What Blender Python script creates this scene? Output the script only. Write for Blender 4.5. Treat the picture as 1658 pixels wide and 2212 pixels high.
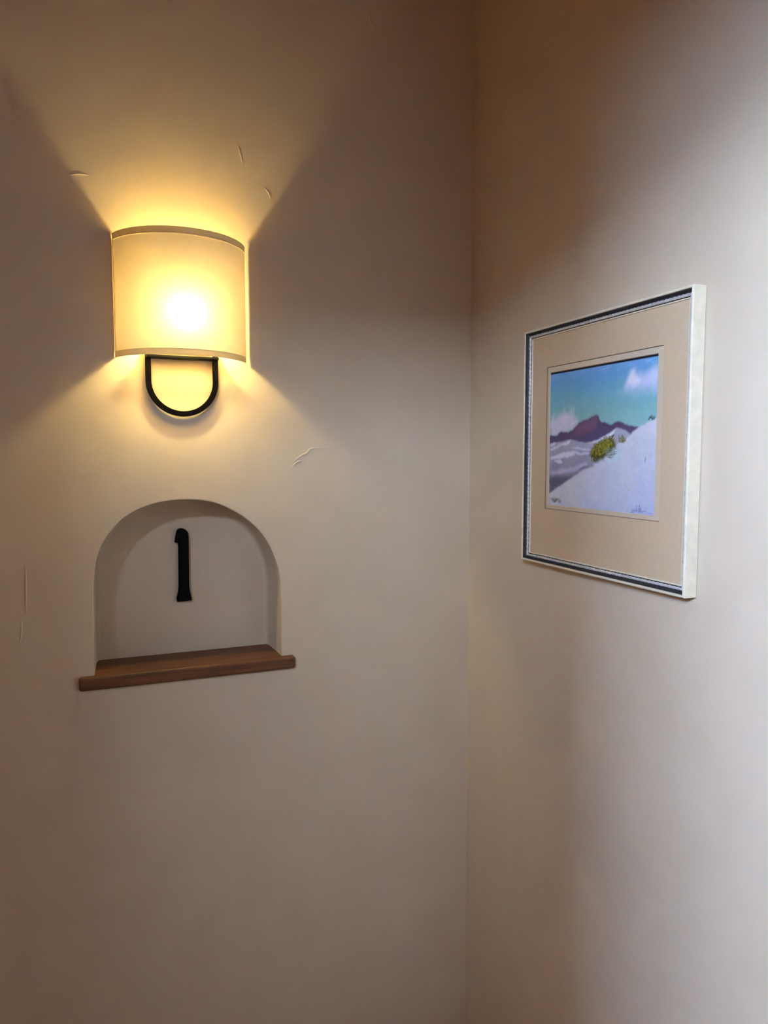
import bpy, bmesh, math, random
import numpy as np
from mathutils import Vector, Matrix

# ------------------------------------------------------------------ camera, sky, exposure
scene = bpy.context.scene
for o in list(bpy.data.objects):
    bpy.data.objects.remove(o)
COL = scene.collection

FPX, IMW = 1560.0, 1658.0
YAW, PITCH = math.radians(21.837), math.radians(4.435)
cam_data = bpy.data.cameras.new('camera')
cam_data.sensor_fit = 'HORIZONTAL'
cam_data.sensor_width = 36.0
cam_data.lens = 36.0 * FPX / IMW
cam_data.clip_start = 0.02
cam = bpy.data.objects.new('camera', cam_data)
cam.location = (-0.8178, -1.5, 1.55)
cam.rotation_euler = (math.pi / 2 - PITCH, 0, -YAW)
COL.objects.link(cam)
scene.camera = cam

vs = scene.view_settings
vs.view_transform = 'Standard'
vs.look = 'None'
vs.gamma = 1.0
vs.use_curve_mapping = False
vs.exposure = 6.0
scene.cycles.max_bounces = 8
scene.cycles.diffuse_bounces = 6

world = bpy.data.worlds.new('sky')
scene.world = world
world.use_nodes = True
bg = world.node_tree.nodes['Background']
bg.inputs['Color'].default_value = (0.47, 0.63, 1.0, 1)
bg.inputs['Strength'].default_value = 10.4

# two unseen windows, added and shaped for the daylight, act as sky portals: a high one in the entry wall, one in the end wall
WX0, WX1, WZ0, WZ1, WY = -2.409, -1.830, 2.440, 2.720, -2.611
VX, VY0, VY1, VZ0, VZ1 = -2.429, -2.589, -1.732, 2.222, 2.725
def portal(size_x, size_y, loc, rot):
    pl = bpy.data.lights.new('sky_portal', 'AREA')
    pl.shape = 'RECTANGLE'
    pl.size, pl.size_y = size_x, size_y
    pl.cycles.is_portal = True
    po = bpy.data.objects.new('sky_portal', pl)
    po.location = loc
    po.rotation_euler = rot
    COL.objects.link(po)
portal(WX1 - WX0, WZ1 - WZ0, ((WX0 + WX1) / 2, WY - 0.272, (WZ0 + WZ1) / 2), (math.pi / 2, 0, 0))
portal(VY1 - VY0, VZ1 - VZ0, (VX - 0.08, (VY0 + VY1) / 2, (VZ0 + VZ1) / 2), (math.pi / 2, 0, -math.pi / 2))

# ------------------------------------------------------------------ helpers
def obj(name, bm, mat, parent=None, smooth=False):
    me = bpy.data.meshes.new(name)
    bmesh.ops.recalc_face_normals(bm, faces=bm.faces)
    bm.to_mesh(me); bm.free()
    if smooth:
        for p in me.polygons: p.use_smooth = True
    me.materials.append(mat)
    o = bpy.data.objects.new(name, me)
    COL.objects.link(o)
    if parent: o.parent = parent
    return o

def thing(name, label, cat, loc):
    o = bpy.data.objects.new(name, None)
    o.empty_display_size = 0.05
    o.location = loc
    o['label'] = label; o['category'] = cat
    COL.objects.link(o)
    return o

def struct(o):
    o['kind'] = 'structure'
    return o

def add_box(bm, x0, x1, y0, y1, z0, z1):
    v = [bm.verts.new((x, y, z)) for x in (x0, x1) for y in (y0, y1) for z in (z0, z1)]
    for q in ((0,1,3,2),(4,6,7,5),(0,4,5,1),(2,3,7,6),(0,2,6,4),(1,5,7,3)):
        bm.faces.new([v[i] for i in q])

def box(name, mat, parent, *b, bevel=0):
    bm = bmesh.new(); add_box(bm, *b)
    if bevel:
        bmesh.ops.bevel(bm, geom=bm.edges[:], offset=bevel, segments=3, profile=0.5, affect='EDGES')
    return obj(name, bm, mat, parent)

def shift(o, loc):
    """mesh given in world coordinates -> local to a parent at loc"""
    o.data.transform(Matrix.Translation(-Vector(loc)))
    return o

def sweep(bm, path, section, frame_y=(0, 1, 0), closed_ends=True):
    """sweep a section (list of (a,b)); a along the in-plane normal, b along frame_y"""
    rings = []
    fy = Vector(frame_y)
    n = len(path)
    for i, p in enumerate(path):
        t = (Vector(path[min(i + 1, n - 1)]) - Vector(path[max(i - 1, 0)])).normalized()
        nrm = t.cross(fy).normalized()
        rings.append([bm.verts.new(Vector(p) + nrm * a + fy * b) for a, b in section])
    m = len(section)
    for i in range(n - 1):
        for j in range(m):
            bm.faces.new((rings[i][j], rings[i][(j + 1) % m], rings[i + 1][(j + 1) % m], rings[i + 1][j]))
    if closed_ends:
        bm.faces.new(rings[0][::-1]); bm.faces.new(rings[-1])

def catmull(pts, k=8):
    P = [Vector(p) for p in pts]
    P = [2 * P[0] - P[1]] + P + [2 * P[-1] - P[-2]]
    out = []
    for i in range(1, len(P) - 2):
        a, b, c, d = P[i - 1:i + 3]
        for s in range(k):
            t = s / k
            out.append(0.5 * (2 * b + (c - a) * t + (2 * a - 5 * b + 4 * c - d) * t * t + (3 * b - a - 3 * c + d) * t ** 3))
    out.append(P[-2])
    return out

# ------------------------------------------------------------------ materials
def new_mat(name):
    m = bpy.data.materials.new(name)
    m.use_nodes = True
    nt = m.node_tree
    return m, nt, nt.nodes['Principled BSDF']

def simple(name, col, rough=0.6, metal=0.0, var=0.0, scale=30.0, bump=0.0, bscale=200.0):
    m, nt, b = new_mat(name)
    b.inputs['Roughness'].default_value = rough
    b.inputs['Metallic'].default_value = metal
    b.inputs['Base Color'].default_value = (*col, 1)
    N, K = nt.nodes, nt.links
    tc = N.new('ShaderNodeTexCoord')
    if var:
        nz = N.new('ShaderNodeTexNoise'); nz.inputs['Scale'].default_value = scale
        nz.inputs['Detail'].default_value = 5
        K.new(tc.outputs['Object'], nz.inputs['Vector'])
        cr = N.new('ShaderNodeValToRGB')
        cr.color_ramp.elements[0].position = 0.3; cr.color_ramp.elements[1].position = 0.7
        cr.color_ramp.elements[0].color = (*[c * (1 - var) for c in col], 1)
        cr.color_ramp.elements[1].color = (*[min(1, c * (1 + var)) for c in col], 1)
        K.new(nz.outputs['Fac'], cr.inputs['Fac']); K.new(cr.outputs['Color'], b.inputs['Base Color'])
    if bump:
        n2 = N.new('ShaderNodeTexNoise'); n2.inputs['Scale'].default_value = bscale
        n2.inputs['Detail'].default_value = 3
        K.new(tc.outputs['Object'], n2.inputs['Vector'])
        bp = N.new('ShaderNodeBump'); bp.inputs['Strength'].default_value = bump
        bp.inputs['Distance'].default_value = 0.002
        K.new(n2.outputs['Fac'], bp.inputs['Height']); K.new(bp.outputs['Normal'], b.inputs['Normal'])
    return m

def plaster_material():
    m, nt, b = new_mat('troweled_plaster')
    N, K = nt.nodes, nt.links
    tc = N.new('ShaderNodeTexCoord')
    b.inputs['Roughness'].default_value = 0.75
    b.inputs['Specular IOR Level'].default_value = 0.2
    big = N.new('ShaderNodeTexNoise'); big.inputs['Scale'].default_value = 9; big.inputs['Detail'].default_value = 3
    big.inputs['Distortion'].default_value = 0.5
    K.new(tc.outputs['Object'], big.inputs['Vector'])
    cr = N.new('ShaderNodeValToRGB')
    cr.color_ramp.elements[0].position = 0.3; cr.color_ramp.elements[1].position = 0.7
    cr.color_ramp.elements[0].color = (0.590, 0.488, 0.350, 1)
    cr.color_ramp.elements[1].color = (0.620, 0.518, 0.380, 1)
    K.new(big.outputs['Fac'], cr.inputs['Fac']); K.new(cr.outputs['Color'], b.inputs['Base Color'])
    b1 = N.new('ShaderNodeBump'); b1.inputs['Strength'].default_value = 0.35; b1.inputs['Distance'].default_value = 0.004
    K.new(big.outputs['Fac'], b1.inputs['Height']); K.new(b1.outputs['Normal'], b.inputs['Normal'])
    return m

def wood_material(name, dark, light, axis_scale, rough=0.5):
    m, nt, b = new_mat(name)
    N, K = nt.nodes, nt.links
    tc = N.new('ShaderNodeTexCoord')
    mp = N.new('ShaderNodeMapping'); mp.inputs['Scale'].default_value = axis_scale
    K.new(tc.outputs['Object'], mp.inputs['Vector'])
    nz = N.new('ShaderNodeTexNoise'); nz.inputs['Scale'].default_value = 3; nz.inputs['Detail'].default_value = 8
    nz.inputs['Roughness'].default_value = 0.65; nz.inputs['Distortion'].default_value = 0.4
    K.new(mp.outputs['Vector'], nz.inputs['Vector'])
    cr = N.new('ShaderNodeValToRGB')
    e = cr.color_ramp.elements
    e[0].position = 0.32; e[0].color = (*dark, 1)
    e[1].position = 0.68; e[1].color = (*light, 1)
    K.new(nz.outputs['Fac'], cr.inputs['Fac']); K.new(cr.outputs['Color'], b.inputs['Base Color'])
    bp = N.new('ShaderNodeBump'); bp.inputs['Strength'].default_value = 0.2; bp.inputs['Distance'].default_value = 0.001
    K.new(nz.outputs['Fac'], bp.inputs['Height']); K.new(bp.outputs['Normal'], b.inputs['Normal'])
    b.inputs['Roughness'].default_value = rough
    return m

def shade_material(name, refl, trans, w):
    """thin fabric: diffuse reflection plus a little light let through"""
    m = bpy.data.materials.new(name); m.use_nodes = True
    nt = m.node_tree; N, K = nt.nodes, nt.links
    N.remove(N['Principled BSDF'])
    out = N['Material Output']
    d = N.new('ShaderNodeBsdfDiffuse'); d.inputs['Color'].default_value = (*refl, 1)
    t = N.new('ShaderNodeBsdfTranslucent'); t.inputs['Color'].default_value = (*trans, 1)
    mx = N.new('ShaderNodeMixShader'); mx.inputs['Fac'].default_value = w
    tc = N.new('ShaderNodeTexCoord')
    mp = N.new('ShaderNodeMapping'); mp.inputs['Scale'].default_value = (120, 120, 900)
    nz = N.new('ShaderNodeTexNoise'); nz.inputs['Scale'].default_value = 1.0; nz.inputs['Detail'].default_value = 2
    K.new(tc.outputs['Object'], mp.inputs['Vector']); K.new(mp.outputs['Vector'], nz.inputs['Vector'])
    bp = N.new('ShaderNodeBump'); bp.inputs['Strength'].default_value = 0.1; bp.inputs['Distance'].default_value = 0.0004
    K.new(nz.outputs['Fac'], bp.inputs['Height']); K.new(bp.outputs['Normal'], d.inputs['Normal'])
    K.new(d.outputs[0], mx.inputs[1]); K.new(t.outputs[0], mx.inputs[2])
    K.new(mx.outputs[0], out.inputs['Surface'])
    return m

PLASTER = plaster_material()
OAK = wood_material('oiled_oak', (0.070, 0.024, 0.006), (0.190, 0.068, 0.019), (3, 45, 45))
CEILWOOD = wood_material('ceiling_boards', (0.36, 0.155, 0.045), (0.50, 0.225, 0.075), (40, 3, 40), 0.7)
DOORWOOD = wood_material('window_wood', (0.10, 0.045, 0.018), (0.20, 0.095, 0.04), (3, 40, 40), 0.6)
ABSORBER = simple('light_absorbing_brown', (0.075, 0.045, 0.025), 0.6, var=0.2, scale=4)  # dark tone given to an unseen wall to cut bounced light
WARM_BOUNCE = simple('warm_bounce_orange', (0.50, 0.26, 0.09), 0.6, var=0.15, scale=4)  # orange tone given to unseen walls to bounce warm light
TILE = simple('terracotta_floor', (0.17, 0.075, 0.04), 0.5, var=0.2, scale=6, bump=0.2)
SAND = simple('sandy_ground', (0.25, 0.19, 0.13), 0.9, var=0.2, scale=2)
FABRIC = shade_material('shade_linen', (0.72, 0.63, 0.47), (0.95, 0.82, 0.56), 0.075)
TRIM = shade_material('shade_trim_tape', (0.62, 0.52, 0.33), (0.85, 0.68, 0.36), 0.035)
TAPE = shade_material('shade_edge_tape', (0.66, 0.56, 0.38), (0.95, 0.80, 0.5), 0.5)
BRONZE = simple('dark_bronze', (0.0014, 0.0011, 0.001), 0.5, 0.0, var=0.2)
BLACK = simple('black_iron', (0.0018, 0.0018, 0.0022), 0.5, 0.0, bump=0.2, bscale=90)
for _m in (BRONZE, BLACK): _m.node_tree.nodes['Principled BSDF'].inputs['Specular IOR Level'].default_value = 0.08
WHITE_ENAMEL = simple('white_enamel', (0.75, 0.70, 0.6), 0.4)
CREAM = simple('cream_frame_paint', (0.74, 0.675, 0.50), 0.5, var=0.07, scale=60, bump=0.3, bscale=120)
DARKSILVER = simple('antiqued_grey_cove', (0.045, 0.043, 0.046), 0.45, 0.2, var=0.35, scale=90)
SILVER = simple('silver_rope', (0.66, 0.65, 0.65), 0.35, 0.35, var=0.2, scale=150)
GAPDARK = simple('dark_rebate', (0.03, 0.027, 0.026), 0.6)
MATBOARD = simple('tan_mat_board', (0.58, 0.435, 0.275), 0.9, var=0.03, scale=200)
BEVEL = simple('brown_bevel', (0.22, 0.16, 0.10), 0.9)
MATCORE = simple('pale_mat_board', (0.60, 0.49, 0.345), 0.9, var=0.03, scale=200)

def bulb_material():
    m = bpy.data.materials.new('glowing_bulb'); m.use_nodes = True
    nt = m.node_tree; nt.nodes.remove(nt.nodes['Principled BSDF'])
    e = nt.nodes.new('ShaderNodeEmission')
    e.inputs['Color'].default_value = (1.0, 0.80, 0.34, 1)
    e.inputs['Strength'].default_value = 20.5
    nt.links.new(e.outputs[0], nt.nodes['Material Output'].inputs['Surface'])
    return m
BULBM = bulb_material()

def pane_material(name, tint):
    m = bpy.data.materials.new(name); m.use_nodes = True
    nt = m.node_tree; N, K = nt.nodes, nt.links
    N.remove(N['Principled BSDF'])
    t = N.new('ShaderNodeBsdfTransparent'); t.inputs['Color'].default_value = (*tint, 1)
    g = N.new('ShaderNodeBsdfGlossy'); g.inputs['Roughness'].default_value = 0.02
    mx = N.new('ShaderNodeMixShader'); mx.inputs[0].default_value = 0.05
    K.new(t.outputs[0], mx.inputs[1]); K.new(g.outputs[0], mx.inputs[2])
    K.new(mx.outputs[0], N['Material Output'].inputs['Surface'])
    return m
GLASS = pane_material('clear_glass', (0.98, 0.99, 0.985))
WARM_GLASS = pane_material('warm_tint_glass', (0.99, 0.965, 0.895))  # warm tint added to colour the daylight from the high window

# ------------------------------------------------------------------ the room shell
WT, ET = 0.07, 0.26      # end wall and the entry wall, thickened to cut steep daylight
H = 3.0            # ceiling height
XL = VX           # far end of the room
YP = -1.63         # face of the added partition with the light-shaping doorway
# niche outline on the wall plane, hand-plastered arch (x, z)
NICHE_FOOT = 1.112
left_side = [(-0.8285, 1.095), (-0.8275, 1.18), (-0.826, 1.26), (-0.8238, 1.3122), (-0.8166, 1.3545), (-0.7985, 1.3920), (-0.764, 1.4295),
             (-0.711, 1.4545), (-0.644, 1.4620), (-0.584, 1.4520), (-0.5276, 1.4200), (-0.4891, 1.3796),
             (-0.4649, 1.3291), (-0.4548, 1.2786), (-0.4540, 1.18), (-0.4540, 1.095)]
ARCH = [(p.x, p.y) for p in catmull([(x, z, 0) for x, z in left_side], 6)]
ACX, ACZ = -0.641, 1.27
def offset_arch(d):
    """outline moved outward (d>0) along its normals; feet stay level"""
    out = []
    n = len(ARCH)
    for i, (x, z) in enumerate(ARCH):
        a, b = ARCH[max(i - 1, 0)], ARCH[min(i + 1, n - 1)]
        tx, tz = b[0] - a[0], b[1] - a[1]
        l = math.hypot(tx, tz)
        out.append((x - tz / l * d, z + tx / l * d))
    return out

NR, ND = 0.0022, 0.112          # arris radius and niche depth
bm = bmesh.new()
hole = offset_arch(NR)
y = 0.0
x0, x1, z0, z1 = XL - WT, 0.24, -0.2, H + 0.2
outer = [bm.verts.new((x, y, z)) for x, z in ((x0, z0), (x1, z0), (x1, z1), (x0, z1))]
inner = [bm.verts.new((x, y, z)) for x, z in hole]
edges = [bm.edges.new((outer[i], outer[(i + 1) % 4])) for i in range(4)]
edges += [bm.edges.new((inner[i], inner[(i + 1) % len(inner)])) for i in range(len(inner))]
bmesh.ops.triangle_fill(bm, use_beauty=True, use_dissolve=False, edges=edges, normal=(0, -1, 0))
bk = [bm.verts.new((x, 0.24, z)) for x, z in ((x0, z0), (x1, z0), (x1, z1), (x0, z1))]
for i in range(4):
    bm.faces.new((outer[i], outer[(i + 1) % 4], bk[(i + 1) % 4], bk[i]))
bm.faces.new(bk)
wall_left = struct(obj('wall_left', bm, PLASTER))

# the plastered recess: rounded arris, jambs that close in slightly, flat back
bm = bmesh.new()
rings = []
for k in range(5):
    a = math.pi / 2 * k / 4
    rings.append([(x, NR * (1 - math.cos(a)), z) for x, z in offset_arch(NR * (1 - math.sin(a)))])
for d, s in ((0.05, 0.002), (0.090, 0.004), (0.104, 0.006), (0.110, 0.009), (ND, 0.014)):
    rings.append([(x, d, z) for x, z in offset_arch(-s)])
R_ = [[bm.verts.new(p) for p in r] for r in rings]
for a, b in zip(R_, R_[1:]):
    for i in range(len(a) - 1):
        bm.faces.new((a[i], a[i + 1], b[i + 1], b[i]))
    bm.faces.new((a[-1], a[0], b[0], b[-1]))
bm.faces.new(R_[-1])
for f in bm.faces: f.smooth = len(f.verts) == 4
me = bpy.data.meshes.new('niche_recess')
bm.normal_update()
bm.to_mesh(me); bm.free()
me.materials.append(PLASTER)
recess = bpy.data.objects.new('niche_recess', me)
COL.objects.link(recess); recess.parent = wall_left

def trowel(path, w=0.0024, h=0.0017):
    """thin raised ridge left by the trowel in the plaster of the left wall"""
    bm = bmesh.new()
    P = catmull([(x, 0, z) for x, z in path], 5)
    n = len(P); rows = []
    for i, p in enumerate(P):
        t = (P[min(i + 1, n - 1)] - P[max(i - 1, 0)]).normalized()
        s = Vector((t.z, 0, -t.x))
        k = math.sin(math.pi * (i + 0.02) / (n - 0.96)) ** 0.6
        rows.append([bm.verts.new(p + s * w * k * a + Vector((0, 0.0003 - h * k * c, 0))) for a, c in ((-1, 0), (-0.4, 0.8), (0.2, 1), (1, 0))])
    for a, b in zip(rows, rows[1:]):
        for j in range(3): bm.faces.new((a[j], a[j + 1], b[j + 1], b[j]))
    obj('trowel_ridge', bm, PLASTER, wall_left, smooth=True)

for path in (
    [(-0.430, 1.531), (-0.412, 1.548), (-0.395, 1.556), (-0.383, 1.566), (-0.340, 1.567)],
    [(-0.428, 1.527), (-0.416, 1.537), (-0.404, 1.540)],
    [(-0.480, 2.096), (-0.470, 2.085), (-0.466, 2.072)],
    [(-0.532, 2.172), (-0.527, 2.155), (-0.522, 2.133)],
    [(-0.850, 2.068), (-0.830, 2.073), (-0.810, 2.074)],
    [(-0.256, 2.492), (-0.248, 2.470), (-0.238, 2.446)],
    [(-0.942, 1.350), (-0.9435, 1.30), (-0.945, 1.249)],
    [(-0.953, 1.245), (-0.954, 1.215), (-0.960, 1.19)],
): trowel(path)

bm = bmesh.new(); add_box(bm, 0, 0.24, WY - ET, 0.0, -0.2, H + 0.2)
wall_right = struct(obj('wall_right', bm, PLASTER))

# unseen partition behind the viewer, added so its doorway shapes the daylight
DX0, DX1, DZ, DT = -1.505, -0.517, 2.246, 0.08
bm = bmesh.new()
add_box(bm, XL, DX0, YP - DT, YP, 0, H)
add_box(bm, DX1, 0, YP - DT, YP, 0, H)
add_box(bm, DX0, DX1, YP - DT, YP, DZ, H)
struct(obj('added_partition', bm, WARM_BOUNCE))
# end wall with the added lower window
bm = bmesh.new()
add_box(bm, XL - WT, XL, VY1, 0, 0, H)
add_box(bm, XL - WT, XL, WY - ET, VY0, 0, H)
add_box(bm, XL - WT, XL, VY0, VY1, 0, VZ0)
add_box(bm, XL - WT, XL, VY0, VY1, VZ1, H)
struct(obj('wall_end', bm, WARM_BOUNCE))
# entry wall with the added high window
bm = bmesh.new()
add_box(bm, XL, WX0, WY - ET, WY, 0, H)
add_box(bm, WX1, 0, WY - ET, WY, 0, H)
add_box(bm, WX0, WX1, WY - ET, WY, 0, WZ0)
add_box(bm, WX0, WX1, WY - ET, WY, WZ1, H)
struct(obj('wall_entry', bm, ABSORBER))
def ring_boxes(bm, a0, a1, c0, c1, f, put):
    for b in ((a0, a0 + f, c0, c1), (a1 - f, a1, c0, c1), (a0 + f, a1 - f, c0, c0 + f), (a0 + f, a1 - f, c1 - f, c1)):
        put(bm, *b)
bm = bmesh.new()
ring_boxes(bm, WX0, WX1, WZ0, WZ1, 0.006, lambda bm, a, b, c, d: add_box(bm, a, b, WY - 0.220, WY - 0.185, c, d))
win = struct(obj('added_window_1', bm, DOORWOOD))
box('added_window_pane', WARM_GLASS, win, WX0 + 0.004, WX1 - 0.004, WY - 0.204, WY - 0.200, WZ0 + 0.004, WZ1 - 0.004)
bm = bmesh.new()
ring_boxes(bm, VY0, VY1, VZ0, VZ1, 0.006, lambda bm, a, b, c, d: add_box(bm, VX - 0.068, VX - 0.035, a, b, c, d))
win = struct(obj('added_window_2', bm, DOORWOOD))
box('added_window_pane', GLASS, win, VX - 0.052, VX - 0.048, VY0 + 0.004, VY1 - 0.004, VZ0 + 0.004, VZ1 - 0.004)

bm = bmesh.new(); add_box(bm, XL, 0, WY, 0, -0.2, 0)
struct(obj('floor', bm, TILE))
bm = bmesh.new(); add_box(bm, XL, 0, WY, 0, H, H + 0.2)
struct(obj('ceiling', bm, CEILWOOD))
bm = bmesh.new(); add_box(bm, -40, 30, -40, 30, -0.6, -0.35)
struct(obj('ground', bm, SAND))

# ------------------------------------------------------------------ oak sill in the niche
SZ = 1.1205
bm = bmesh.new()
t, fr = 0.027, -0.013
# one board: nosing across the wall face with horns, tongue running back into the niche
for (xa, xb, ya, yb) in ((-0.8572, -0.4268, fr, 0.0005),):
    add_box(bm, xa, xb, ya, yb, SZ - t, SZ)
bmesh.ops.bevel(bm, geom=[e for e in bm.edges if all(v.co.y < fr + 1e-5 for v in e.verts) or (abs(e.verts[0].co.y - e.verts[1].co.y) > 0.01)],
                offset=0.0055, segments=4, profile=0.5, affect='EDGES')
add_box(bm, -0.8275, -0.4550, 0.0, ND - 0.001, SZ - t + 0.001, SZ - 0.0002)
sill_o = obj('niche_shelf', bm, OAK)
sill_o['label'] = 'brown oak shelf board with rounded nosing at the foot of the arched niche'
sill_o['category'] = 'shelf'

# ------------------------------------------------------------------ the numeral
one = [(-0.6611, 1.3646), (-0.6597, 1.3730), (-0.6576, 1.3848), (-0.6549, 1.391), (-0.6524, 1.3929), (-0.6496, 1.394), (-0.6444, 1.3938), (-0.6383, 1.3913), (-0.6344, 1.3875),
       (-0.6328, 1.3830), (-0.632, 1.3765), (-0.6322, 1.3245), (-0.6326, 1.2659), (-0.6305, 1.2528), (-0.6277, 1.2397), (-0.6284, 1.2360), (-0.6582, 1.2346), (-0.6594, 1.2411),
       (-0.6561, 1.2537), (-0.6545, 1.2664), (-0.6538, 1.3257), (-0.6534, 1.3602), (-0.6530, 1.3660), (-0.6563, 1.3635)]
bm = bmesh.new()
yb, yf = ND + 0.0002, ND - 0.011
va = [bm.verts.new((x, yb, z)) for x, z in one]
vb = [bm.verts.new((x, yf, z)) for x, z in one]
n = len(one)
for i in range(n):
    bm.faces.new((va[i], va[(i + 1) % n], vb[(i + 1) % n], vb[i]))
top = bm.faces.new(vb)
bm.faces.new(va)
bmesh.ops.recalc_face_normals(bm, faces=bm.faces)
r = bmesh.ops.inset_individual(bm, faces=[top], thickness=0.003, depth=0.0025, use_even_offset=True)
num = obj('house_number', bm, BLACK)
num['label'] = 'black iron numeral 1 mounted on the back of the arched niche'
num['category'] = 'house number'

# ------------------------------------------------------------------ wall sconce
SCX, SB, ST = -0.648, 1.739, 1.9715        # centre x, bottom and top of the shade
SW, SAG = 0.125, 0.09                      # half width, projection
SR = (SW ** 2 + SAG ** 2) / (2 * SAG)
A0 = math.asin(min(1, SW / SR))
SLOC = (SCX, 0.0, SB)
sconce = thing('wall_sconce', 'lit half-round linen wall sconce on a black looped bracket above the arched niche', 'wall lamp', SLOC)
TILTZ = math.radians(-0.75)                # right edge stands a few millimetres off the wall
def shade_pt(a, dr=0.0):
    x = (SR + dr) * math.sin(a)
    y = -((SR + dr) * math.cos(a) - (SR - SAG)) - 0.0022
    c, s = math.cos(TILTZ), math.sin(TILTZ)
    return (x * c - y * s, x * s + y * c)

def shade_strip(name, mat, a0, a1, z0, z1, dr, thick, na=48, nz=8):
    bm = bmesh.new()
    g = []
    for layer in (dr, dr + thick) if thick else (dr,):
        rows = []
        for i in range(na + 1):
            a = a0 + (a1 - a0) * i / na
            x, y = shade_pt(a, layer)
            rows.append([bm.verts.new((x, y, z0 + (z1 - z0) * j / nz)) for j in range(nz + 1)])
        g.append(rows)
        for i in range(na):
            for j in range(nz):
                bm.faces.new((rows[i][j], rows[i + 1][j], rows[i + 1][j + 1], rows[i][j + 1]))
    if thick:
        A, B = g
        for i in range(na):
            for j in (0, nz):
                bm.faces.new((A[i][j], A[i + 1][j], B[i + 1][j], B[i][j]))
        for j in range(nz):
            for i in (0, na):
                bm.faces.new((A[i][j], A[i][j + 1], B[i][j + 1], B[i][j]))
    return obj(name, bm, mat, sconce, smooth=(thick == 0))

HT = ST - SB
shade = shade_strip('lamp_shade', FABRIC, -A0, A0, 0.0113, HT - 0.0123, 0, 0)
for z0, z1 in ((0, 0.0115), (HT - 0.0125, HT)):
    t_ = shade_strip('trim_band', TRIM, -A0, A0, z0, z1, 0.0009, 0, nz=2)
for s in (-1, 1):
    a = sorted((s * A0, s * (A0 - 0.045)))
    shade_strip('edge_tape', TAPE, a[0], a[1], 0.0116, HT - 0.0126, 0.0008, 0, na=4, nz=2)
# metal rim wires at the mouth of the shade
for z in (0.001, HT - 0.001):
    bm = bmesh.new()
    path = []
    for i in range(41):
        a = -A0 + 2 * A0 * i / 40
        x, y = shade_pt(a, -0.0012)
        path.append((x, y, z))
    sweep(bm, path, [(0.0010 * math.cos(q), 0.0010 * math.sin(q)) for q in [k * math.pi / 3 for k in range(6)]], (0, 0, 1))
    obj('rim_wire', bm, WHITE_ENAMEL, sconce, smooth=True)
# bracket loop
bm = bmesh.new()
ux, ur, zc = -0.650 - SCX, 0.0645, 1.698 - SB
path = [(ux - ur, -0.0075, 0.014), (ux - ur, -0.0075, -0.012)]
path += [(ux - ur * math.cos(k * math.pi / 36), -0.0075, zc - ur * math.sin(k * math.pi / 36)) for k in range(37)]
path += [(ux + ur, -0.0075, -0.012), (ux + ur, -0.0075, 0.014)]
sweep(bm, path, [(-0.0054, -0.0025), (-0.0046, -0.0034), (0.0046, -0.0034), (0.0054, -0.0025), (0.0054, 0.0025), (0.0046, 0.0034), (-0.0046, 0.0034), (-0.0054, 0.0025)], (0, 1, 0))
obj('bracket_loop', bm, BRONZE, sconce)
box('bracket_bar', BRONZE, sconce, ux - ur - 0.004, ux + ur + 0.004, -0.030, -0.0005, 0.001, 0.006, bevel=0.001)
box('backplate', WHITE_ENAMEL, sconce, -0.050, 0.050, -0.010, -0.0005, 0.012, 0.20, bevel=0.003)

def tube_x(bm, x0, x1, y, z, r, n=20, cap=False):
    rows = []
    if cap:
        k = 6
        prof = [(x0 + r - r * math.cos(math.pi / 2 * i / k), r * math.sin(math.pi / 2 * i / k) + 1e-5) for i in range(k + 1)]
        prof += [(x1 - r + r * math.sin(math.pi / 2 * i / k), r * math.cos(math.pi / 2 * i / k) + 1e-5) for i in range(k + 1)]
    else:
        prof = [(x0, r), (x1, r)]
    for x, q in prof:
        rows.append([bm.verts.new((x, y + q * math.cos(2 * math.pi * j / n), z + q * math.sin(2 * math.pi * j / n))) for j in range(n)])
    for a, b in zip(rows, rows[1:]):
        for j in range(n): bm.faces.new((a[j], a[(j + 1) % n], b[(j + 1) % n], b[j]))
    bm.faces.new(rows[0]); bm.faces.new(rows[-1][::-1])
BZ, BY = 1.818 - SB, -0.056
bm = bmesh.new(); add_box(bm, -0.011, 0.011, -0.046, -0.009, BZ - 0.009, BZ + 0.009)
bmesh.ops.bevel(bm, geom=bm.edges[:], offset=0.003, segments=2, profile=0.5, affect='EDGES')
obj('bulb_socket', bm, WHITE_ENAMEL, sconce)
bm = bmesh.new(); tube_x(bm, -0.015, 0.015, BY, BZ, 0.0070, cap=True)
obj('light_bulb', bm, BULBM, sconce, smooth=True)

# ------------------------------------------------------------------ framed picture on the right wall
FY0, FY1, FZ0, FZ1, FD = -0.2615, -0.6965, 1.3425, 1.7925, 0.025     # far edge, near edge, bottom, top, depth
FC = (0.0, (FY0 + FY1) / 2, (FZ0 + FZ1) / 2)
FW, FH = FY0 - FY1, FZ1 - FZ0
pic = thing('framed_picture', 'cream and silver framed sand dune landscape with a wide tan mat', 'picture',
            FC)
# local frame axes: u = along the wall to the viewer's right (-y), v = up, w = out of the wall (-x)
def P3(u, v, w): return (-w, -u, v)

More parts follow.
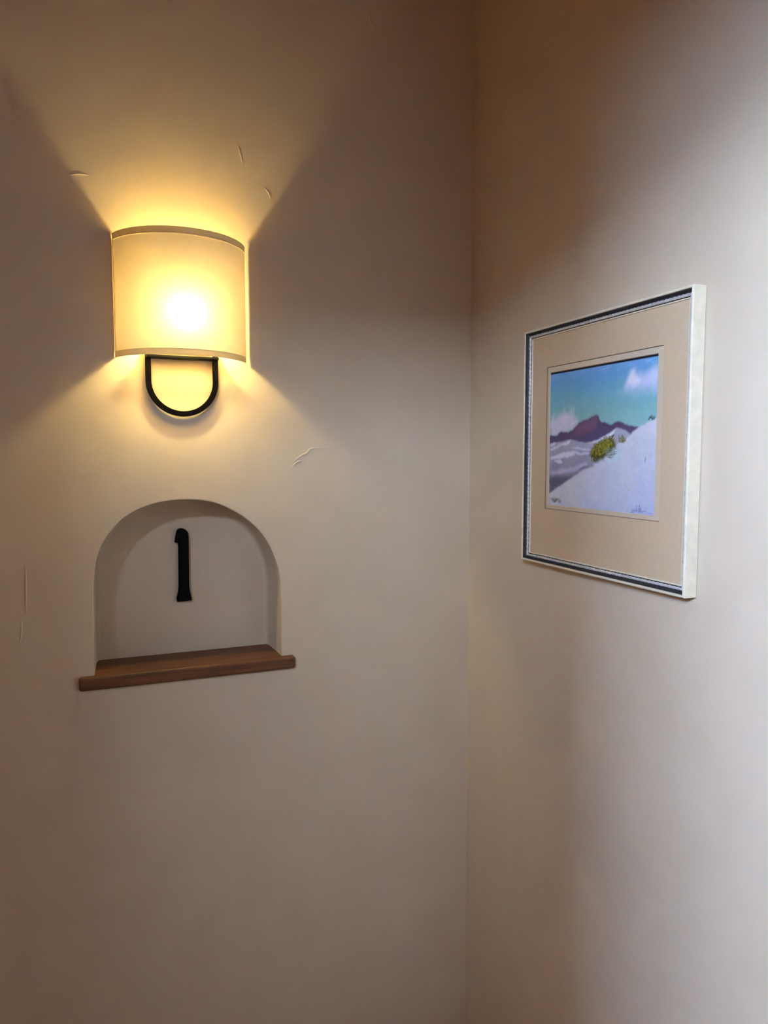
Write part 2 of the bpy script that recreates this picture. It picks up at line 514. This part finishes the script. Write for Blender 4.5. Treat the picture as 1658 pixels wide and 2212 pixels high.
def mitred(name, prof, mat, smooth=False, parent=None):
    """four mitred mouldings; prof = list of (inset, height)"""
    out = []
    for side in range(4):
        horiz = side % 2 == 0
        bm = bmesh.new()
        ends = []
        for e in (-1, 1):
            ring = []
            for ins, h in prof:
                if side == 0: u, v = e * (FW / 2 - ins), FH / 2 - ins
                elif side == 1: u, v = FW / 2 - ins, e * (FH / 2 - ins)
                elif side == 2: u, v = e * (FW / 2 - ins), -FH / 2 + ins
                else: u, v = -FW / 2 + ins, e * (FH / 2 - ins)
                ring.append(bm.verts.new(P3(u, v, h)))
            ends.append(ring)
        m = len(prof)
        for j in range(m):
            bm.faces.new((ends[0][j], ends[0][(j + 1) % m], ends[1][(j + 1) % m], ends[1][j]))
        bm.faces.new(ends[0]); bm.faces.new(ends[1])
        out.append(obj(name, bm, mat, parent or pic, smooth))
    return out

G = 0.0018     # the frame hangs a hair off the wall
mitred('outer_rail', [(0.0, G), (0.0, FD - 0.0015), (0.0004, FD - 0.0005), (0.0015, FD), (0.0034, FD), (0.0040, FD - 0.0006), (0.0042, FD - 0.003), (0.0042, G)], CREAM)
mitred('cove_moulding', [(0.0042, 0.004), (0.0042, FD - 0.0025), (0.0048, FD - 0.0060), (0.0058, FD - 0.0085), (0.0072, FD - 0.0100), (0.0084, FD - 0.0103), (0.0084, 0.004)], DARKSILVER)
mitred('rebate', [(0.0084, 0.004), (0.0084, 0.0140), (0.0145, 0.0140), (0.0145, 0.004)], GAPDARK)
mitred('liner_strip', [(0.0145, 0.004), (0.0145, 0.0150), (0.0148, 0.0156), (0.0162, 0.0156), (0.0168, 0.0148), (0.0170, 0.0137), (0.0170, 0.004)], CREAM)

def rope(p0, p1):
    """twisted bead: a rod whose two strands wind round it"""
    a, b = Vector(p0), Vector(p1)
    L_ = (b - a).length; t = (b - a).normalized()
    n1 = Vector((1, 0, 0)); n2 = t.cross(n1)
    bm = bmesh.new(); rows = []
    N = int(L_ / 0.0011)
    for i in range(N + 1):
        s = L_ * i / N
        row = []
        for j in range(10):
            q = 2 * math.pi * j / 10
            r = 0.00245 * (0.72 + 0.36 * abs(math.cos(q - math.pi * s / 0.0085)))
            row.append(bm.verts.new(a + t * s + n1 * r * math.cos(q) + n2 * r * math.sin(q)))
        rows.append(row)
    for c, d in zip(rows, rows[1:]):
        for j in range(10): bm.faces.new((c[j], c[(j + 1) % 10], d[(j + 1) % 10], d[j]))
    bm.faces.new(rows[0]); bm.faces.new(rows[-1][::-1])
    obj('rope_bead', bm, SILVER, pic, smooth=True)
ri, rh = 0.0110, 0.0160
ru, rv = FW / 2 - ri, FH / 2 - ri
rope(P3(-ru, rv, rh), P3(ru, rv, rh)); rope(P3(-ru, -rv, rh), P3(ru, -rv, rh))
rope(P3(-ru, -rv, rh), P3(-ru, rv, rh)); rope(P3(ru, -rv, rh), P3(ru, rv, rh))

def board(name, mat, bevmat, u0, u1, v0, v1, wu0, wu1, wv0, wv1, h0, h1, bev):
    """board with a bevelled window cut into it"""
    bm = bmesh.new()
    def ring(a0, a1, b0, b1, h): return [bm.verts.new(P3(u, v, h)) for u, v in ((a0, b0), (a1, b0), (a1, b1), (a0, b1))]
    O1, I1 = ring(u0, u1, v0, v1, h1), ring(wu0 - bev, wu1 + bev, wv0 - bev, wv1 + bev, h1)
    I0, O0 = ring(wu0, wu1, wv0, wv1, h0), ring(u0, u1, v0, v1, h0)
    for A, B in ((O1, I1), (I1, I0), (I0, O0), (O0, O1)):
        for i in range(4):
            f = bm.faces.new((A[i], A[(i + 1) % 4], B[(i + 1) % 4], B[i]))
            if A is I1: f.material_index = 1
    o = obj(name, bm, mat, pic)
    o.data.materials.append(bevmat)
    return o
cy, cz = FC[1], FC[2]
def uu(y): return -(y - cy)
def vv(z): return z - cz
mu, mv = FW / 2 - 0.0150, FH / 2 - 0.0150
top_mat = board('mat_board', MATBOARD, BEVEL, -mu, mu, -mv, mv, uu(-0.327), uu(-0.6285), vv(1.4500), vv(1.7165), 0.0122, 0.0136, 0.0012)
low_mat = board('inner_mat', MATCORE, MATCORE, -mu + 0.02, mu - 0.02, -mv + 0.02, mv - 0.02, uu(-0.334), uu(-0.616), vv(1.4572), vv(1.7062), 0.0106, 0.0121, 0.0010)
bm = bmesh.new(); add_box(bm, -0.0070, -0.0030, -mu, mu, -mv, mv)
obj('backing_board', bm, GAPDARK, pic)

# ---- the painted dunes (flat artwork; colours laid down per vertex)
SH = dict(
    cloud_right=[(0.732,0.808),(0.745,0.855),(0.764,0.891),(0.798,0.916),(0.827,0.894),(0.86,0.895),(0.894,0.876),(0.926,0.908),(0.971,0.923),(0.996,0.925),(1.001,0.782),(0.877,0.802)],
    cloud_band=[(0.63,0.795),(0.703,0.805),(1.001,0.782),(1.003,0.741),(0.845,0.754),(0.704,0.775)],
    cloud_left=[(-0.002,0.624),(0.073,0.671),(0.165,0.69),(0.255,0.66),(0.316,0.621),(0.249,0.561),(0.205,0.544),(0.132,0.556),(0.077,0.526),(0.001,0.529)],
    mountain=[(0.001,0.529),(0.077,0.526),(0.109,0.544),(0.132,0.556),(0.169,0.55),(0.205,0.544),(0.249,0.561),(0.292,0.592),(0.325,0.615),(0.4,0.629),(0.449,0.646),(0.492,0.655),(0.509,0.64),(0.521,0.611),(0.541,0.601),(0.56,0.606),(0.58,0.596),(0.615,0.581),(0.644,0.593),(0.677,0.602),(0.71,0.597),(0.747,0.578),(0.796,0.567),(0.862,0.555),(0.819,0.515),(0.716,0.43),(0.003,0.439)],
    mountain_lit=[(0.258,0.557),(0.325,0.612),(0.4,0.626),(0.49,0.653),(0.497,0.623),(0.476,0.555),(0.37,0.53),(0.276,0.52)],
    dunes=[(0.003,0.468),(0.144,0.48),(0.233,0.494),(0.304,0.478),(0.372,0.469),(0.43,0.469),(0.486,0.482),(0.548,0.504),(0.609,0.528),(0.671,0.559),(0.712,0.552),(0.748,0.539),(0.784,0.519),(0.717,0.403),(0.492,0.288),(0.013,0.087)],
    peak_shade=[(0.671,0.558),(0.748,0.539),(0.781,0.518),(0.736,0.479),(0.664,0.45),(0.625,0.488)],
    peak_lit=[(0.413,0.466),(0.502,0.482),(0.609,0.525),(0.671,0.558),(0.643,0.512),(0.595,0.491),(0.533,0.481),(0.478,0.465)],
    h1=[(0.008,0.446),(0.012,0.461),(0.06,0.476),(0.074,0.471),(0.051,0.453)],
    h2=[(0.009,0.41),(0.013,0.425),(0.126,0.461),(0.18,0.474),(0.235,0.492),(0.221,0.461),(0.176,0.451),(0.135,0.455),(0.061,0.421)],
    h3=[(0.01,0.361),(0.146,0.399),(0.262,0.412),(0.34,0.393),(0.415,0.4),(0.416,0.388),(0.332,0.382),(0.271,0.396),(0.276,0.378),(0.237,0.368),(0.156,0.36),(0.011,0.348)],
    h4=[(0.054,0.337),(0.133,0.353),(0.148,0.325),(0.097,0.317)],
    h5=[(0.235,0.436),(0.296,0.426),(0.357,0.414),(0.431,0.416),(0.431,0.422),(0.365,0.424),(0.305,0.435)],
    h6=[(0.013,0.251),(0.149,0.279),(0.265,0.296),(0.342,0.321),(0.409,0.328),(0.41,0.31),(0.275,0.266),(0.15,0.244),(0.014,0.235)],
    dark=[(0.009,0.215),(0.114,0.228),(0.259,0.229),(0.344,0.267),(0.242,0.207),(0.107,0.139),(0.013,0.09)],
    big_dune=[(0.013,0.09),(0.107,0.141),(0.241,0.209),(0.344,0.266),(0.443,0.305),(0.522,0.335),(0.606,0.386),(0.646,0.431),(0.671,0.45),(0.736,0.479),(0.812,0.532),(0.862,0.556),(0.918,0.58),(0.969,0.601),(1.02,0.606),(1.043,-0.039),(-0.031,-0.111)],
    bush=[(0.441,0.352),(0.434,0.393),(0.455,0.428),(0.478,0.462),(0.525,0.484),(0.587,0.501),(0.633,0.479),(0.66,0.456),(0.635,0.409),(0.583,0.378),(0.561,0.346),(0.498,0.337)],
    bush2=[(0.678,0.464),(0.695,0.497),(0.72,0.513),(0.749,0.507),(0.743,0.485),(0.715,0.466)],
    teal=[(0.569,0.346),(0.613,0.398),(0.665,0.414),(0.724,0.403),(0.718,0.347),(0.646,0.324)],
    ridge=[(0.326,0.285),(0.377,0.299),(0.475,0.31),(0.483,0.305),(0.402,0.292),(0.335,0.273)],
    tuft_tr=[(0.924,0.596),(0.936,0.616),(0.955,0.631),(0.978,0.624),(0.969,0.609),(0.944,0.595)],
    tuft_bl=[(0.033,0.037),(0.085,0.059),(0.109,0.054),(0.142,0.056),(0.128,0.036),(0.077,0.014)],
)
GU, GV = 282, 250
u = (np.arange(GU + 1) / GU)[None, :].repeat(GV + 1, 0)
v = (np.arange(GV + 1) / GV)[:, None].repeat(GU + 1, 1)
rng = np.random.default_rng(4)

def inside(poly, jit=0.0):
    x, z = u, v
    if jit:
        x = u + jit * WOB1; z = v + jit * WOB2
    c = np.zeros(u.shape, bool)
    n = len(poly)
    for i in range(n):
        xa, ya = poly[i]; xb, yb = poly[(i + 1) % n]
        hit = ((ya > z) != (yb > z)) & (x < (xb - xa) * (z - ya) / ((yb - ya) or 1e-9) + xa)
        c ^= hit
    return c
def blur(a, k):
    a = a.astype(float)
    for _ in range(2):
        for ax in (0, 1):
            p = np.concatenate([np.repeat(a.take([0], ax), k, ax), a, np.repeat(a.take([-1], ax), k, ax)], ax)
            cs = np.cumsum(np.concatenate([np.zeros_like(p.take([0], ax)), p], ax), ax)
            n = a.shape[ax]
            a = (cs.take(range(2 * k + 1, 2 * k + 1 + n), ax) - cs.take(range(0, n), ax)) / (2 * k + 1)
    return a
def field(k):
    f = blur(rng.normal(size=u.shape), k); return f / f.std()
WOB1, WOB2 = field(2), field(2)
SOFT, FINE = field(12), field(2)
img = np.zeros(u.shape + (3,))
def lin(c): 
    c = np.array(c, float) / 255
    return np.where(c < 0.04045, c / 12.92, ((c + 0.055) / 1.055) ** 2.4)
def paint(mask, col, soft=1):
    m = blur(mask, soft)[..., None] if soft else mask[..., None].astype(float)
    c = col if isinstance(col, np.ndarray) and col.ndim == 3 else lin(col)[None, None]
    img[:] = img * (1 - m) + c * m
def grad(stops, t):
    ts = [s[0] for s in stops]; cs = np.array([lin(s[1]) for s in stops])
    return np.stack([np.interp(t, ts, cs[:, k]) for k in range(3)], -1)

img[:] = grad([(0.55, (150, 194, 192)), (0.68, (132, 184, 184)), (0.82, (114, 174, 196)), (0.93, (104, 162, 208)), (1.0, (118, 166, 216))], v + 0.015 * SOFT)
paint(inside(SH['cloud_band'], 0.006), (150, 190, 205), 5)
paint(inside(SH['cloud_right'], 0.012), (196, 206, 232), 5)
paint(inside([(0.76, 0.82), (0.765, 0.87), (0.80, 0.91), (0.83, 0.88), (0.86, 0.85), (0.84, 0.82)], 0.012), (226, 226, 240), 3)
paint(inside(SH['cloud_left'], 0.010), (206, 204, 226), 4)
for _ in range(60):
    a, b = rng.uniform(0.02, 0.28), rng.uniform(0.60, 0.70)
    l = rng.uniform(0.02, 0.05)
    paint((abs(u - a) < 0.003) & (abs(v - b) < l), (205, 208, 228), 2) if rng.random() < 0.25 else None
paint(inside(SH['mountain'], 0.002), grad([(0.44, (96, 86, 124)), (0.56, (92, 76, 106)), (0.66, (84, 68, 90))], v + 0.02 * FINE), 1)
paint(inside(SH['mountain_lit'], 0.005), (122, 90, 116), 4)
paint(inside(SH['dunes'], 0.001), grad([(0.1, (132, 130, 152)), (0.3, (148, 147, 170)), (0.5, (172, 173, 194))], v + 0.03 * SOFT), 1)
paint(inside(SH['peak_lit'], 0.001), (226, 226, 242), 1)
paint(inside(SH['peak_shade'], 0.002), (172, 174, 190), 1)
for k in ('h1', 'h2', 'h3', 'h4', 'h5'): paint(inside(SH[k], 0.002), (216, 216, 236), 1)
paint(inside(SH['h6'], 0.003), (184, 182, 210), 2)
paint(inside(SH['dark'], 0.003), (100, 98, 118), 3)
paint(inside(SH['big_dune'], 0.0015), grad([(-0.4, (176, 182, 212)), (0.3, (206, 208, 218)), (0.7, (222, 225, 230))], v - 0.45 * (u - 0.4) + 0.06 * SOFT), 1)
paint(inside(SH['teal'], 0.015), (196, 214, 224), 4)
paint(inside(SH['ridge'], 0.002), (122, 122, 142), 1)

def stroke(a, b, c, d, w, col, soft=1):
    """one short brush stroke from (a,b) to (c,d)"""
    i0, i1 = int((min(a, c) - 0.02) * GU), int((max(a, c) + 0.02) * GU) + 2
    j0, j1 = int((min(b, d) - 0.02) * GV), int((max(b, d) + 0.02) * GV) + 2
    i0, j0 = max(i0, 0), max(j0, 0)
    U, V_ = u[j0:j1, i0:i1], v[j0:j1, i0:i1]
    if U.size == 0: return
    L2 = (c - a) ** 2 + (d - b) ** 2 + 1e-12
    t = np.clip(((U - a) * (c - a) + (V_ - b) * (d - b)) / L2, 0, 1)
    dist = np.hypot(U - a - t * (c - a), V_ - b - t * (d - b))
    m = np.clip(1.5 - dist / (w * (1.1 - 0.7 * t)), 0, 1)[..., None]
    img[j0:j1, i0:i1] = img[j0:j1, i0:i1] * (1 - m) + lin(col) * m
paint(inside(SH['bush'], 0.010), (88, 86, 30), 2)
greens = [(128, 126, 30), (150, 146, 44), (92, 92, 26), (66, 66, 30), (170, 160, 62), (104, 98, 30)]
for _ in range(420):
    a, b = rng.uniform(0.42, 0.67), rng.uniform(0.33, 0.50)
    cx_, cz_ = 0.545 + 0.12 * rng.normal() * 0.55, 0.415 + 0.05 * rng.normal() * 0.7
    a = cx_; b = cz_ + 0.55 * (cx_ - 0.545)
    if (abs(a - 0.545) / 0.115) ** 2 + (abs(b - 0.418 - 0.45 * (a - 0.545)) / 0.07) ** 2 > 1: continue
    col = greens[rng.integers(len(greens))]
    if b < 0.38 and rng.random() < 0.5: col = (70, 74, 38)
    stroke(a, b, a + rng.normal() * 0.014, b + rng.uniform(0.008, 0.03), 0.0028, col)
for _ in range(40):
    a, b = rng.uniform(0.57, 0.66), rng.uniform(0.36, 0.43)
    stroke(a, b, a + rng.uniform(0.01, 0.04), b - rng.uniform(-0.01, 0.02), 0.002, (128, 142, 140))
for _ in range(45):
    a, b = rng.uniform(0.69, 0.75), rng.uniform(0.46, 0.49)
    stroke(a, b, a + rng.normal() * 0.008, b + rng.uniform(0.01, 0.03), 0.0022, [(132, 128, 84), (108, 106, 70), (150, 146, 96)][rng.integers(3)])
for _ in range(16):
    a, b = rng.uniform(0.925, 0.975), rng.uniform(0.597, 0.612)
    stroke(a, b, a + rng.uniform(0, 0.012), b + rng.uniform(0.008, 0.024), 0.0028, [(84, 100, 104), (104, 120, 122), (66, 82, 84)][rng.integers(3)])
for _ in range(9):
    a, b = rng.uniform(0.908, 0.922), rng.uniform(0.335, 0.36)
    stroke(a, b, a + rng.normal() * 0.004, b + rng.uniform(0.01, 0.025), 0.002, (150, 166, 176))
for _ in range(34):
    a, b = rng.uniform(0.05, 0.14), rng.uniform(0.025, 0.05)
    stroke(a, b, a + rng.normal() * 0.012, b + rng.uniform(0.005, 0.03), 0.0024, [(104, 116, 96), (132, 144, 128), (80, 92, 76)][rng.integers(3)])
for _ in range(22):
    a = rng.uniform(0.03, 0.16)
    stroke(a, 0.06, a + rng.normal() * 0.008, 0.06 + rng.uniform(0.03, 0.09), 0.0014, (190, 198, 204))
for _ in range(40):
    a, b = 0.87 + 0.035 * rng.normal(), rng.uniform(0.015, 0.03)
    stroke(a, b, a + rng.normal() * 0.004, b + rng.uniform(0.005, 0.05) * math.exp(-((a - 0.865) / 0.03) ** 2), 0.002, (140, 142, 190))
for _ in range(18):
    a, b = rng.uniform(0.80, 0.97), rng.uniform(0.012, 0.03)
    stroke(a, b, a + 0.02, b, 0.002, (146, 148, 194))
for _ in range(30):                                      # broken strokes along the top of the sky
    a, b = rng.uniform(0.05, 0.95), rng.uniform(0.93, 0.985)
    stroke(a, b, a + rng.uniform(0.02, 0.06), b + rng.normal() * 0.004, 0.002, [(128, 180, 232), (92, 150, 214), (150, 194, 236)][rng.integers(3)])
img *= (1 + 0.02 * FINE)[..., None]
img[v > 0.983] = lin((22, 26, 34))                       # gap shadow under the mat, painted dark along the top edge
img = np.clip(img, 0, 1)

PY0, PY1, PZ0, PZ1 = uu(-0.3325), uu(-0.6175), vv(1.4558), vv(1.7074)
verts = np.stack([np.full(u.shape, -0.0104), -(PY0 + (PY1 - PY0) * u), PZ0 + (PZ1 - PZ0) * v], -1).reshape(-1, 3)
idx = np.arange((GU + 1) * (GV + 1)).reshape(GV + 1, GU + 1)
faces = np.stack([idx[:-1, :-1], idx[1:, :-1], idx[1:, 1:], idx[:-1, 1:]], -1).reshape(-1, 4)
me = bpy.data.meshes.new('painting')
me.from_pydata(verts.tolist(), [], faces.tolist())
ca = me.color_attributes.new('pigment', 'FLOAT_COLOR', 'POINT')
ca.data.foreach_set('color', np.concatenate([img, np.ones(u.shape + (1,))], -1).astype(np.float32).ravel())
pm, nt, b_ = new_mat('pastel_on_board')
at = nt.nodes.new('ShaderNodeAttribute'); at.attribute_name = 'pigment'
nt.links.new(at.outputs['Color'], b_.inputs['Base Color'])
b_.inputs['Roughness'].default_value = 0.7
b_.inputs['Specular IOR Level'].default_value = 0.25
me.materials.append(pm)
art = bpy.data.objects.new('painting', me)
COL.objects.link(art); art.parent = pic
art['label'] = 'painting of white sand dunes, purple mountain and blue-green sky'
